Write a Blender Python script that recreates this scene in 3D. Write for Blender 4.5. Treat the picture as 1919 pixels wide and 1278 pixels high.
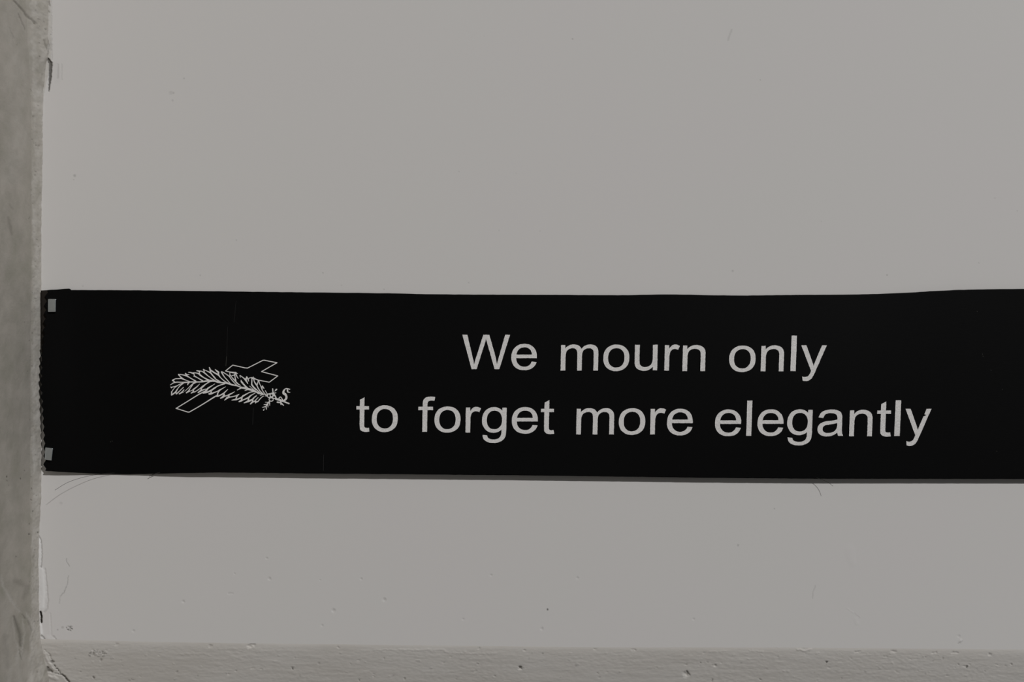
import bpy, math, random
import numpy as np
from mathutils.geometry import tessellate_polygon
from mathutils import Vector

# ------------------------------------------------------------------ scene, camera, light
for o in list(bpy.data.objects):
    bpy.data.objects.remove(o, do_unlink=True)
sc = bpy.context.scene
COL = sc.collection

S = 0.00037            # metres per photo pixel on the wall plane (frame is 0.71 m wide)
D = 1.0                # camera distance from the wall
Z0 = 1.5               # height of the camera axis above the floor
W, H = 1919.0, 1278.0
CX, CY = W / 2, H / 2

cam = bpy.data.cameras.new('camera')
cam.sensor_width = 36.0
cam.lens = 36.0 * D / (W * S)
cam.clip_start = 0.01
camo = bpy.data.objects.new('camera', cam)
COL.objects.link(camo)
camo.location = (0, -D, Z0)
camo.rotation_euler = (math.pi / 2, 0, 0)
sc.camera = camo

world = bpy.data.worlds.new('room_ambience')
sc.world = world
world.use_nodes = True
bg = world.node_tree.nodes['Background']
bg.inputs['Color'].default_value = (1.0, 1.0, 1.0, 1)
bg.inputs['Strength'].default_value = 0.068

LDIR = Vector((0.68, -1.0, 0.80)).normalized()
lamp = bpy.data.lights.new('hall_spotlight', 'SPOT')
lamp.energy = 1245.0
lamp.shadow_soft_size = 0.12
lamp.spot_size = math.radians(40)
lamp.spot_blend = 0.6
lamp.color = (1.0, 0.997, 1.0)
lampo = bpy.data.objects.new('hall_spotlight', lamp)
COL.objects.link(lampo)
lampo.location = Vector((0, 0, Z0)) + LDIR * 7.5
lampo.rotation_euler = LDIR.to_track_quat('Z', 'Y').to_euler()

sc.view_settings.view_transform = 'Standard'
sc.view_settings.look = 'None'
sc.view_settings.gamma = 1.0
sc.view_settings.use_curve_mapping = False
sc.view_settings.exposure = 0.0

# ------------------------------------------------------------------ helpers
def P(px, py, depth):
    """photo pixel + distance in front of the wall plane (m) -> world x, y, z (arrays allowed)"""
    k = S * (D - depth) / D
    return (px - CX) * k, -depth + 0.0 * px, (CY - py) * k + Z0

rng = np.random.RandomState(7)
_tabs = [rng.rand(257, 257) for _ in range(8)]
def vnoise(x, y, seed=0):
    t = _tabs[seed % 8]
    x = np.asarray(x, float); y = np.asarray(y, float)
    xi = np.floor(x).astype(int); yi = np.floor(y).astype(int)
    fx = x - xi; fy = y - yi
    fx = fx * fx * (3 - 2 * fx); fy = fy * fy * (3 - 2 * fy)
    a = t[xi % 256, yi % 256]; b = t[(xi + 1) % 256, yi % 256]
    c = t[xi % 256, (yi + 1) % 256]; d = t[(xi + 1) % 256, (yi + 1) % 256]
    return (a * (1 - fx) + b * fx) * (1 - fy) + (c * (1 - fx) + d * fx) * fy - 0.5
def fbm(x, y, seed=0, octv=4):
    s = 0; a = 1.0
    for i in range(octv):
        s = s + a * vnoise(x * 2 ** i + 17.3 * i, y * 2 ** i + 9.1 * i, seed + i)
        a *= 0.5
    return s
def sstep(a, b, x):
    t = np.clip((x - a) / (b - a), 0, 1)
    return t * t * (3 - 2 * t)

def mesh_np(name, co, quads, mat, parent=None, attrs=None, smooth=True):
    me = bpy.data.meshes.new(name)
    co = np.ascontiguousarray(co, dtype=np.float32); quads = np.ascontiguousarray(quads, dtype=np.int32)
    n = quads.shape[1]
    me.vertices.add(len(co)); me.vertices.foreach_set('co', co.ravel())
    me.loops.add(quads.size); me.loops.foreach_set('vertex_index', quads.ravel())
    me.polygons.add(len(quads))
    me.polygons.foreach_set('loop_start', np.arange(0, quads.size, n, dtype=np.int32))
    me.polygons.foreach_set('loop_total', np.full(len(quads), n, dtype=np.int32))
    me.update(calc_edges=True); me.validate()
    me.polygons.foreach_set('use_smooth', np.full(len(me.polygons), smooth, dtype=bool))
    for k, v in (attrs or {}).items():
        a = me.attributes.new(k, 'FLOAT', 'POINT')
        a.data.foreach_set('value', np.ascontiguousarray(v, dtype=np.float32))
    me.materials.append(mat)
    o = bpy.data.objects.new(name, me)
    COL.objects.link(o)
    if parent: o.parent = parent
    return o

def grid_quads(nr, nc, base=0):
    i = np.arange(nr - 1)[:, None] * nc + np.arange(nc - 1)[None, :] + base
    i = i.ravel()
    return np.stack([i, i + nc, i + nc + 1, i + 1], 1)

class Segs:
    """surface marks: capsules with two radii, a relief height (photo pixels) and a darkening amount for grime and painted shade"""
    def __init__(self): self.d = []
    def line(self, pts, h=0.0, dirt_shade=0.0, soft=1.0):
        if len(pts) == 1: pts = pts * 2
        for (x0, y0, r0), (x1, y1, r1) in zip(pts[:-1], pts[1:]):
            self.d.append((x0, y0, r0, x1, y1, r1, h, dirt_shade, soft))
    def pit(self, x, y, r, h=None, dirt_shade=0.0, asp=1.0):
        h = -0.45 * r if h is None else h
        if asp > 1: self.line([(x - r * (asp - 1), y, r), (x + r * (asp - 1), y, r)], h, dirt_shade)
        else: self.line([(x, y, r)], h, dirt_shade)
    def arr(self): return np.array(self.d)
    def near(self, x0, y0, x1, y1):
        a = self.arr()
        m = np.maximum(a[:, 2], a[:, 5]) + 2.5
        return a[(np.minimum(a[:, 0], a[:, 3]) - m < x1) & (np.maximum(a[:, 0], a[:, 3]) + m > x0) &
                 (np.minimum(a[:, 1], a[:, 4]) - m < y1) & (np.maximum(a[:, 1], a[:, 4]) + m > y0)]
def marks(px, py, a, jit=1.2):
    qx = px + jit * fbm(px / 3.0, py / 3.0, 1, 3); qy = py + jit * fbm(px / 3.0 + 50, py / 3.0, 2, 3)
    hn = np.zeros_like(px); hp = np.zeros_like(px); dirt_shade = np.zeros_like(px)
    for x0, y0, r0, x1, y1, r1, hh, dd, soft in a:
        vx, vy = x1 - x0, y1 - y0
        L2 = vx * vx + vy * vy
        t = np.clip(((qx - x0) * vx + (qy - y0) * vy) / L2, 0, 1) if L2 > 0 else np.zeros_like(px)
        q = np.hypot(qx - x0 - t * vx, qy - y0 - t * vy) / np.maximum(r0 + (r1 - r0) * t, 0.05)
        wgt = np.clip(1 - q * q, 0, 1) ** 2
        if hh < 0: hn = np.minimum(hn, hh * wgt)
        else: hp = np.maximum(hp, hh * wgt)
        dirt_shade = np.maximum(dirt_shade, dd * np.clip((1 - q) * (1.6 / soft), 0, 1)) if dd > 0 else \
            np.where(dirt_shade <= 0, np.minimum(dirt_shade, dd * np.clip((1 - q) * 1.6, 0, 1)), dirt_shade)
    return hn + hp, dirt_shade

def tag(o, label=None, cat=None, group=None, kind=None):
    if label: o['label'] = label
    if cat: o['category'] = cat
    if group: o['group'] = group
    if kind: o['kind'] = kind
    return o

# ------------------------------------------------------------------ materials
class NT:
    def __init__(self, name):
        self.m = bpy.data.materials.new(name); self.m.use_nodes = True
        self.t = self.m.node_tree; self.b = self.t.nodes['Principled BSDF']
        self.tc = self.t.nodes.new('ShaderNodeTexCoord').outputs['Object']
    def n(self, typ, **kw):
        nd = self.t.nodes.new(typ)
        for k, v in kw.items(): setattr(nd, k, v)
        return nd
    def link(self, a, b): self.t.links.new(a, b)
    def noise(self, scale, detail=3.0, rough=0.55, stretch=(1, 1, 1)):
        mp = self.n('ShaderNodeMapping'); mp.inputs['Scale'].default_value = stretch
        self.link(self.tc, mp.inputs['Vector'])
        nz = self.n('ShaderNodeTexNoise'); nz.inputs['Scale'].default_value = scale
        nz.inputs['Detail'].default_value = detail; nz.inputs['Roughness'].default_value = rough
        self.link(mp.outputs[0], nz.inputs['Vector'])
        return nz.outputs['Fac']
    def ramp(self, fac, stops):
        r = self.n('ShaderNodeValToRGB'); e = r.color_ramp.elements
        while len(e) < len(stops): e.new(0.5)
        for el, (p, c) in zip(e, stops): el.position = p; el.color = (*c, 1)
        self.link(fac, r.inputs[0]); return r.outputs[0]
    def mix(self, fac, a, b, mode='MIX'):
        x = self.n('ShaderNodeMix', data_type='RGBA', blend_type=mode)
        for sock, v in ((x.inputs[0], fac), (x.inputs[6], a), (x.inputs[7], b)):
            if isinstance(v, (int, float)): sock.default_value = v
            elif isinstance(v, tuple): sock.default_value = (*v, 1)
            else: self.link(v, sock)
        return x.outputs[2]
    def attr(self, name):
        a = self.n('ShaderNodeAttribute', attribute_name=name); return a.outputs['Fac']
    def math(self, op, a, b=0.0):
        x = self.n('ShaderNodeMath', operation=op)
        for sock, v in ((x.inputs[0], a), (x.inputs[1], b)):
            if isinstance(v, (int, float)): sock.default_value = v
            else: self.link(v, sock)
        return x.outputs[0]
    def bump(self, hgt, strength=0.3, dist=0.0005, prev=None):
        b = self.n('ShaderNodeBump'); b.inputs['Strength'].default_value = strength
        b.inputs['Distance'].default_value = dist
        self.link(hgt, b.inputs['Height'])
        if prev: self.link(prev, b.inputs['Normal'])
        return b.outputs[0]
    def done(self, color, rough=0.8, spec=0.3, normal=None, metal=0.0):
        for nm, v in (('Base Color', color), ('Roughness', rough)):
            if isinstance(v, tuple): self.b.inputs[nm].default_value = (*v, 1)
            elif isinstance(v, (int, float)): self.b.inputs[nm].default_value = v
            else: self.link(v, self.b.inputs[nm])
        self.b.inputs['Specular IOR Level'].default_value = spec
        self.b.inputs['Metallic'].default_value = metal
        if normal: self.link(normal, self.b.inputs['Normal'])
        return self.m

DIRT_SHADE = (0.055, 0.050, 0.040)  # dark mix colour for grime and for shade painted into recesses
def mat_wall():
    t = NT('white_wall_paint')
    c = t.ramp(t.noise(9.0, 2.0), [(0.35, (0.725, 0.700, 0.682)), (0.65, (0.722, 0.704, 0.680))])
    c = t.mix(t.math('MULTIPLY', t.attr('plaster'), 0.8), c, (0.60, 0.575, 0.535))
    c = t.mix(t.math('MULTIPLY', t.attr('whiter'), 0.9), c, (0.83, 0.815, 0.80))
    c = t.mix(t.attr('dirt_shade'), c, DIRT_SHADE)
    n = t.bump(t.noise(420.0, 3.0), 0.05, 0.0004)
    return t.done(c, 0.75, 0.2, n)
def mat_band():
    t = NT('rough_band_plaster')
    c = t.ramp(t.noise(30.0, 5.0, 0.6, (0.35, 1, 1)), [(0.3, (0.675, 0.638, 0.590)), (0.7, (0.735, 0.705, 0.665))])
    c = t.mix(t.attr('dirt_shade'), c, DIRT_SHADE)
    n = t.bump(t.noise(420.0, 6.0, 0.65, (0.4, 1, 1.3)), 0.25, 0.0005)
    return t.done(c, 0.85, 0.15, n)
def mat_concrete():
    t = NT('grey_concrete')
    a = t.ramp(t.noise(42.0, 5.0, 0.58, (1, 0.6, 0.9)),
               [(0.30, (0.385, 0.370, 0.318)), (0.5, (0.430, 0.404, 0.362)), (0.72, (0.49, 0.462, 0.415))])
    b = t.ramp(t.noise(130.0, 4.0, 0.55, (1, 0.5, 0.8)), [(0.35, (0.88, 0.88, 0.85)), (0.7, (1.06, 1.04, 1.03))])
    c = t.mix(0.75, a, b, 'MULTIPLY')
    c = t.mix(t.attr('plaster'), c, (0.555, 0.53, 0.488))
    c = t.mix(t.attr('dirt_shade'), c, (0.06, 0.055, 0.042))
    n = t.bump(t.noise(260.0, 5.0, 0.6, (1, 0.45, 0.9)), 0.35, 0.0008)
    return t.done(c, 0.9, 0.15, n)
def mat_ribbon(base):
    t = NT('black_satin_ribbon')
    c = t.mix(t.noise(700.0, 2.0, 0.5, (1, 1, 3)), tuple(v * 0.8 for v in base), tuple(v * 1.2 for v in base))
    n = t.bump(t.noise(900.0, 2.0, 0.5, (0.3, 1, 3)), 0.12, 0.0002)
    return t.done(c, 0.55, 0.08, n)
def mat_silver():
    t = NT('silver_foil_print')
    c = t.ramp(t.noise(1300.0, 3.0, 0.6, (1, 1, 1.7)), [(0.30, (0.62, 0.60, 0.585)), (0.7, (0.98, 0.955, 0.93))])
    n = t.bump(t.noise(1700.0, 2.0, 0.5, (0.6, 1, 2)), 0.15, 0.0002)
    return t.done(c, 0.5, 0.25, n)
def mat_nickel():
    t = NT('brushed_nickel')
    c = t.ramp(t.noise(500.0, 2.0), [(0.3, (0.72, 0.78, 0.83)), (0.7, (0.78, 0.84, 0.89))])
    return t.done(c, 0.26, 0.5, None, 1.0)
def mat_plain(name, col, rough=0.7):
    t = NT(name)
    c = t.mix(t.noise(800.0, 2.0), tuple(v * 0.9 for v in col), tuple(v * 1.1 for v in col))
    return t.done(c, rough, 0.1)

M_WALL, M_BAND, M_CONC = mat_wall(), mat_band(), mat_concrete()
M_RIB, M_HEM = mat_ribbon((0.0024, 0.0024, 0.0025)), mat_plain('brown_black_cloth', (0.022, 0.018, 0.015))
M_SILVER, M_NICKEL = mat_silver(), mat_nickel()
M_THREAD = mat_plain('black_thread', (0.035, 0.033, 0.030))
M_SNAG = mat_plain('grey_snagged_thread', (0.05, 0.05, 0.045))
M_SNAG2 = mat_plain('dark_snagged_thread', (0.018, 0.018, 0.018))

# ------------------------------------------------------------------ back wall
WALL_END = lambda px: np.interp(px, [60, 100, 300, 500, 700, 1100, 1500, 1919, 3000],
                                [1196, 1198, 1203, 1206, 1208, 1213, 1213.5, 1217, 1222])
ws = Segs()
for x, y, r in [(500, 1046, 3), (440, 1075, 2.5), (505, 1084, 4), (343, 1127, 4), (625, 1144, 5), (604, 1172, 3),
                (250, 1182, 3.5), (677, 1085, 3.2), (600, 1087, 2.5), (720, 1124, 5), (920, 1078, 3.2),
                (1082, 1083, 3.2), (1015, 1178, 4), (1300, 1160, 3), (868, 1160, 3)]:
    ws.pit(x, y, r, -0.20 * r, 0.07)
ws.pit(432, 1112, 3, -0.4, 0.05, 2.2)
for x, y, r, d in [(1026, 1142, 2.2, 0.85), (117, 1176, 3, 0.25), (108, 1180, 2, 0.35), (140, 329, 3.5, 0.28),
                   (138, 337, 2, 0.2), (320, 174, 5, 0.12), (325, 174, 3, 0.2), (323, 188, 3, 0.16), (345, 147, 2, 0.25),
                   (443, 450, 1.6, 0.25), (375, 516, 2, 0.2), (605, 511, 1.6, 0.3), (640, 535, 1.8, 0.2),
                   (1073, 73, 1.8, 0.4), (1373, 508, 2.4, 0.2), (1425, 150, 1.5, 0.3), (1662, 516, 2, 0.3),
                   (1834, 493, 1.8, 0.25), (1906, 395, 1.5, 0.25), (1383, 1022, 3, 0.25), (1451, 953, 1.6, 0.35),
                   (720, 542, 1.6, 0.25), (114, 943, 4, 0.12), (155, 536, 2.5, 0.14), (1864, 372, 2, 0.14),
                   (1012, 433, 2, 0.14), (935, 432, 1.6, 0.14), (878, 530, 1.6, 0.2), (967, 325, 1.6, 0.12),
                   (860, 322, 2, 0.1), (907, 68, 1.6, 0.08), (1539, 415, 1.3, 0.15)]:
    ws.pit(x, y, r, -0.15, d)
# paint chip above the band, with a dark broken ring
for x, y, r, d in [(124, 1176, 1.6, .6), (127, 1174, 1.3, .35), (131, 1175, 1.8, .7), (134, 1178, 1.9, .85), (131, 1181, 1.7, .6), (127, 1180, 2.0, .75),
                   (129, 1178, 1.3, .2), (133, 1174, 1.2, .3), (125, 1179, 1.2, .4), (130, 1178, 5.0, .07)]:
    ws.line([(x, y, r), (x + 1.6, y + 0.6, r * 0.8)], -1.0, d)
ws.line([(1364, 75, 3), (1367, 66, 2.5), (1371, 56, 2.5)], -0.2, 0.13)
ws.line([(109, 121, 2), (108, 146, 3)], -0.3, 0.16); ws.line([(116, 120, 1.5), (116, 149, 1.8)], -0.2, 0.10)
ws.line([(106, 122, 8), (108, 150, 9)], 0, 0.03)
ws.line([(124, 1047, 1.2), (125.5, 1054, 1.2), (130, 1061, 1.2)], -0.4, 0.30)
ws.line([(128, 1079, 1.0), (126, 1095, 1.2), (120, 1110, 1.3), (113, 1117, 1.4)], -0.4, 0.30)
ws.line([(112.5, 1117, 1), (111, 1130, 1.5)], -0.2, 0.18)
ws.line([(1528, 1098, 1.2), (1523, 1110, 1.4), (1522, 1122, 1.4)], -0.2, 0.15)
ws.line([(1588, 1140, 1.5), (1611, 1157, 2)], 0.15, 0.0); ws.line([(1601, 1149, 1), (1611, 1157, 1)], -0.3, 0.16)
ws.line([(1603, 1160, 6), (1606, 1168, 6)], 0.18, 0)
ws.line([(1592, 1030, 14), (1598, 1055, 10)], 0.22, 0)
ws.pit(1800, 1201, 5, 0.6, 0); ws.line([(1795, 1206, 1.5), (1804, 1201, 1)], -0.3, 0.25); ws.pit(1797, 1192, 4, -0.5, 0.05)
# left corner: flaked paint, grooves, slot
ws.line([(69, 998, 2), (77, 1012, 1.4), (79, 1035, 1.3), (77.5, 1063, 1.5)], -0.9, 0.38)  # edge shadow of the raised flake, put into the colour along a groove
ws.line([(75, 1020, 4), (76, 1060, 5)], 0.5, 0)
ws.line([(78, 1068, 5), (80, 1090, 6), (81, 1115, 6), (79, 1138, 5)], 0.6, 0)
ws.line([(84.5, 1065, 1.6), (87, 1090, 1.8), (90, 1125, 2.2), (88, 1141, 2.2), (83, 1148, 2)], -0.9, 0.14)
ws.line([(76.0, 1147, 2.4), (77.5, 1156, 2.0), (78, 1165, 2.6)], -5.0, 1.0, 0.5)
ws.line([(76, 1172, 3), (78, 1188, 4)], 0.8, 0)
ws.line([(94, 1150, 2.5), (96, 1190, 3)], -0.5, 0.03)
ws.line([(100, 1193, 3), (104, 1198, 2)], -0.8, 0.12)
ws.line([(78, 1191, 2), (84, 1197, 2)], -1.2, 0.4)
# plaster skim and gouge at the top left
ws.line([(89.5, 110, 3.6), (95, 119, 4.4), (94.4, 140, 3.6), (93, 158, 2.4), (91.5, 172, 0.9)], -3.0, 0.80, 0.7)  # brown-grey gouge, the shade of its recess put into the colour
ws.line([(97, 0, 1.0), (97, 60, 1.0), (97.5, 112, 1.2)], -0.7, 0.16)
ws.line([(90, 1, 3), (93, 11, 2)], -1.2, 0.35); ws.line([(80, 18, 1.6), (85, 20, 1.6)], -1.0, 0.4)
ws.line([(89, 20, 1.4), (92, 23, 1.6)], -1.0, 0.35); ws.pit(95, 65, 1.8, -0.9, 0.4)
ws.line([(90, 75, 1.3), (91.5, 85, 1.3), (91, 95, 1.3), (88.5, 105, 1.4)], -1.0, 0.38)
ws.line([(95, 76, 1), (95, 95, 1)], -0.6, 0.25)
# whiter tone along the flaked corner
ws.line([(72, 1003, 3), (74.5, 1015, 3.5), (75, 1040, 4), (75, 1062, 5)], 0, -1.0)
ws.line([(77, 1064, 6), (79, 1085, 7), (80, 1110, 8), (79, 1138, 7)], 0, -1.0)
ws.line([(76, 1168, 3), (77, 1186, 4.5), (80, 1200, 4)], 0, -1.0); ws.line([(90, 1192, 4), (98, 1200, 5)], 0, -0.4)

def build_wall():
    C, F = 20, 20
    xs = np.arange(60, 3060, C); ys = np.arange(-1100, 1205, C)
    xs_all = list(xs) + [3060]; ys_all = list(ys[:-1]) + [1180, 1205] if ys[-1] != 1180 else list(ys) + [1205]
    cos, quads, attr_d, attr_p, attr_f = [], [], [], [], []
    base = 0
    allm = ws.arr()
    def warp(px, s): return s + (WALL_END(px) - 1205) * sstep(1040, 1205, s)
    for j in range(len(ys_all) - 1):
        for i in range(len(xs_all) - 1):
            x0, x1, y0, y1 = xs_all[i], xs_all[i + 1], ys_all[j], ys_all[j + 1]
            a = ws.near(x0, y0 - 12, x1, y1 + 12) if (0 - 30 <= y1 and x0 < 1940) else allm[:0]
            edge = x0 < 100
            n = F + 1 if (len(a) or (edge and -40 < y0)) else 2
            if n == 2 and j == len(ys_all) - 2: nx, ny = 3, 2
            else: nx = ny = n
            gx, gy = np.meshgrid(np.linspace(x0, x1, nx), np.linspace(y0, y1, ny))
            py = warp(gx, gy)
            if len(a): h, d = marks(gx, py, a)
            else: h, d = np.zeros_like(gx), np.zeros_like(gx)
            pl = np.zeros_like(gx)
            if edge:
                lim = np.interp(py, [-1100, 60, 118, 172, 230, 900, 1000, 1150, 1205], [97, 97, 97, 83, 79, 78, 74, 73, 80])
                pl = sstep(1.2, -1.2, gx + 1.5 * fbm(gx / 6, py / 9, 3) - lim)
                h = h + pl * 0.5 + pl * 0.5 * fbm(gx / 5, py / 5, 4)
            X, Y, Z = P(gx, py, h * S)
            cos.append(np.stack([X, Y, Z], -1).reshape(-1, 3)); quads.append(grid_quads(ny, nx, base))
            attr_d.append(np.clip(d, 0, 1).ravel()); attr_f.append(np.clip(-d, 0, 1).ravel()); attr_p.append(pl.ravel()); base += nx * ny
    o = mesh_np('wall_back', np.concatenate(cos), np.concatenate(quads), M_WALL, None,
                {'dirt_shade': np.concatenate(attr_d), 'plaster': np.concatenate(attr_p), 'whiter': np.concatenate(attr_f)})
    return tag(o, 'smooth white painted wall behind the black ribbon, with small dents', None, None, 'structure')
wall_back = build_wall()

# ------------------------------------------------------------------ rough band below the wall (leans back)
bs = Segs()
for x, y, r, d in [(1313, 1241, 2.2, .7), (1326, 1241, 2, .4), (1340, 1246, 3, .1), (1334, 1246, 2, .2), (1018, 1225, 2, .5), (1120, 1262, 1.6, .5),
                   (758, 1271, 3, .3), (548, 1253, 2.6, .7), (176, 1269, 3, .7), (151, 1259, 2, .4), (1550, 1241, 2.6, .9),
                   (1425, 1273, 2.2, .6), (1334, 1275, 2.4, .5), (1577, 1272, 2, .5), (1795, 1244, 2.4, .5), (1812, 1249, 3, .75),
                   (1895, 1244, 2.6, .4), (1735, 1231, 2.2, .3), (1767, 1233, 2, .3), (190, 1237, 3.2, .35), (370, 1267, 2, .3),
                   (673, 1274, 2.4, .5), (332, 1259, 2, .3), (442, 1257, 2.4, .2), (895, 1244, 2, .2), (928, 1267, 2, .3), (720, 1234, 2, .3)]:
    bs.pit(x, y, r, -0.6 * r, d)
bs.pit(975, 1252, 4.5, -3.0, 0.15); bs.line([(973, 1249.5, 2), (978, 1251, 2)], -2.5, 0.8)  # upper lip of the pit darkened, its shade painted in
bs.pit(1286, 1263, 8, -3.2, 0.05); bs.line([(1287, 1258, 2), (1292, 1263, 2)], -2.5, 0.35)  # upper right lip darkened as well, shade in the colour
bs.line([(466, 1212, 4), (476, 1206, 5)], -2.2, 0.0); bs.line([(468, 1203, 1.3), (474, 1202, 1.3), (479, 1206, 1.3)], -1.4, 0.35)  # dark arc is painted shade under the top rim of the chip
for x, y, r, asp in [(634, 1213, 3.5, 1), (395, 1211, 4, 1.4), (219, 1207, 4, 1.4), (1674, 1220, 3.5, 2.2), (1750, 1223, 3, 2.4),
                     (1790, 1223, 3, 3.0), (1855, 1226, 3, 1.8), (1607, 1221, 3, 2.6), (983, 1218, 3, 1.2), (1115, 1217, 3, 1.6),
                     (1187, 1217.5, 3.2, 2), (897, 1215, 2.5, 1.2), (1454, 1212, 3.5, 1.6)]:
    bs.pit(x, y, r * 0.8, -1.3, 0.10, asp)
bs.line([(1494, 1217, 2.5), (1508, 1219.5, 3), (1520, 1217, 2.5)], 0.9, 0); bs.line([(1497, 1211, 4.5), (1517, 1211, 4.5)], -1.2, 0.10)
for x in (1500, 1505, 1511, 1517): bs.line([(x, 1207, 1), (x, 1213, 1)], -1.2, 0.3)
bs.line([(700, 1217.5, 2), (765, 1218, 2), (830, 1218, 2)], 0.4, 0); bs.line([(830, 1218.5, 2), (845, 1224, 2.4), (880, 1225, 2), (930, 1224.5, 2)], 0.45, 0)
bs.line([(330, 1226, 2), (380, 1225, 2.4), (395, 1229, 2)], 0.35, 0); bs.line([(1330, 1221, 2), (1360, 1220, 2)], 0.4, 0); bs.line([(1405, 1220, 2), (1430, 1221, 2)], 0.4, 0)
r2 = random.Random(3)
for k in range(26):
    x, y = r2.uniform(168, 202), r2.uniform(1219, 1230)
    bs.line([(x, y, 1.6), (x + r2.uniform(-4, 4), y + r2.uniform(-3, 3), 1.6)], r2.choice([-1.4, 1.1]), r2.choice([0, .15, .45]))
for k in range(120):
    bs.pit(r2.uniform(120, 1915), r2.uniform(1222, 1277), r2.uniform(1.2, 2.2), r2.choice([-0.8, 0.6]), r2.choice([0, 0, .12, .2]), r2.uniform(1, 2))
# crack and broken plaster in the corner
bs.line([(85, 1219, 1.4), (94, 1228, 1.4), (98.5, 1240, 1.8)], -2.0, 0.25)
bs.pit(98.5, 1240, 4, -2.5, 0.6)
bs.line([(101, 1246, 1.2), (107, 1254, 1.2), (113, 1261, 1.4), (120, 1268, 2.8), (126, 1274, 2.8), (134, 1284, 3.2)], -3.5, 0.7)
bs.line([(104, 1261, 1.2), (113, 1264, 1.5)], -2.0, 0.5)
bs.line([(88, 1251, 4), (90, 1256, 5), (94, 1257, 3), (98, 1260, 2)], -3.0, 0.6)
bs.line([(84, 1225, 3), (90, 1240, 4), (100, 1256, 3)], 1.2, 0); bs.line([(92, 1268, 4), (104, 1272, 5)], 1.5, 0)

def build_band():
    xs = np.concatenate([np.arange(60, 1930, 1.5), np.linspace(1932, 3060, 120)])
    ts = np.concatenate([np.linspace(0, 80, 66), np.arange(81.5, 200, 2.0), np.linspace(204, 600, 50)])
    gx, gt = np.meshgrid(xs, ts)
    py = WALL_END(gx) + gt
    vis = (gx < 1935) & (gt < 90)
    h, d = np.zeros_like(gx), np.zeros_like(gx)
    for x0 in range(60, 1935, 50):
        cols = (xs >= x0) & (xs < x0 + 50)
        a = bs.near(x0, 1190, x0 + 50, 1300)
        sub = np.ix_(ts < 90, cols)
        if cols.any() and len(a): h[sub], d[sub] = marks(gx[sub], py[sub], a, 3.0)
    h = h * sstep(0, 3, gt)
    rough = 0.30 * fbm(gx / 34, py / 5, 5, 4) + 0.30 * fbm(gx / 6, py / 2.6, 2, 3) * (1 + 1.5 * fbm(gx / 150, py / 40, 7, 2))
    h = h + rough * sstep(2, 12, gt) + 0.3 * fbm(gx / 80, py / 14, 6) * sstep(0, 6, gt)
    th = math.radians(17)
    lean = math.tan(th) * (gt - 7 * (1 - np.exp(-gt / 7))) + 0.0004 * gt * gt    # rounded edge, then leaning back
    X, Y, Z = P(gx, py, (h - lean) * S)
    o = mesh_np('trim_1', np.stack([X, Y, Z], -1).reshape(-1, 3), grid_quads(*gx.shape), M_BAND, None, {'dirt_shade': np.clip(d, 0, 1).ravel()})
    return tag(o, 'rough grey plaster band with pits along the foot of the wall', None, None, 'structure')
build_band()

# ------------------------------------------------------------------ concrete side wall on the left
cs = Segs()
for x, y, r, d in [(13, 893, 2.2, .85), (13.5, 901, 1.5, .7), (39, 897, 1.6, .75), (16, 909, 1.4, .3), (46, 882, 1.2, .5), (18, 938, 1.5, .35),
                   (58, 894, 1.2, .5), (58, 937, 1.4, .6), (70.5, 925, 1.6, .7), (69.5, 944, 1.2, .6), (60, 958, 1.6, .7), (55, 982, 1.4, .5),
                   (69, 998, 1.8, .8), (54.5, 1001, 2.2, .6), (30, 1043, 1.6, .6), (38, 1087, 1.2, .7), (46, 603, 1.3, .5),
                   (58, 44, 1.6, .7), (68, 55, 1.5, .6), (66, 41, 1.2, .5), (79, 40, 1.2, .5), (72, 38, 1.2, .5), (24, 72, 1.4, .3),
                   (32, 84, 1.2, .3), (77, 88, 1.6, .4), (77, 113, 1.4, .4), (76, 24, 1.6, .5), (9, 54, 1.2, .25), (61, 336, 1.2, .5), (64, 490, 1.2, .4)]:
    cs.pit(x, y, r, -0.5 * r, d)
cs.line([(26, 2, 3), (36, 12, 3), (45, 22, 3), (54, 36, 2.5), (59, 44, 1.6)], -1.2, 0.42, 1.4)
cs.line([(34, 26, 2), (42, 42, 2.4), (47, 56, 1.6)], -0.8, 0.28, 1.4)
cs.line([(17, 52, 1.2), (26, 72, 1.6)], -0.3, 0.16, 1.4)
cs.line([(67, 75, 2), (70, 92, 2), (72, 104, 1.5)], -1.0, 0.32, 1.4)
cs.line([(18, 384, 4), (24, 392, 3)], 0, 0.16, 1.5); cs.line([(15, 408, 4), (19, 424, 5), (22, 438, 4)], 0, 0.24, 1.5); cs.line([(21, 436, 2), (23, 440, 2)], 0, 0.2)
# grey-brown patches near the foot
for pts, d in [([(26, 1155, 3), (33, 1175, 7), (38, 1190, 7), (38, 1210, 4)], .50), ([(44, 1153, 2), (48, 1159, 2)], .42),
               ([(53, 1163, 3), (57, 1176, 3), (59, 1183, 1.5)], .32), ([(36, 1217, 1.6), (38, 1228, 2), (41, 1236, 1.5)], .32),
               ([(30, 1090, 9), (50, 1100, 9), (45, 1120, 8)], .20), ([(10, 1195, 10), (15, 1250, 10)], .20), ([(70, 1101, 1.6), (71, 1116, 1.5)], .5)]:
    cs.line(pts, -0.4, d, 1.6)
r3 = random.Random(11)
for k in range(170):      # tiny voids along the ragged plaster margin
    cs.pit(r3.gauss(62, 5), r3.uniform(0, 1278), r3.uniform(0.7, 1.5), r3.choice([-0.9, -0.7, 0.7]), r3.choice([0, .15, .3, .5]))
lt = Segs()     # lighter limewash streaks near the foot
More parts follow.
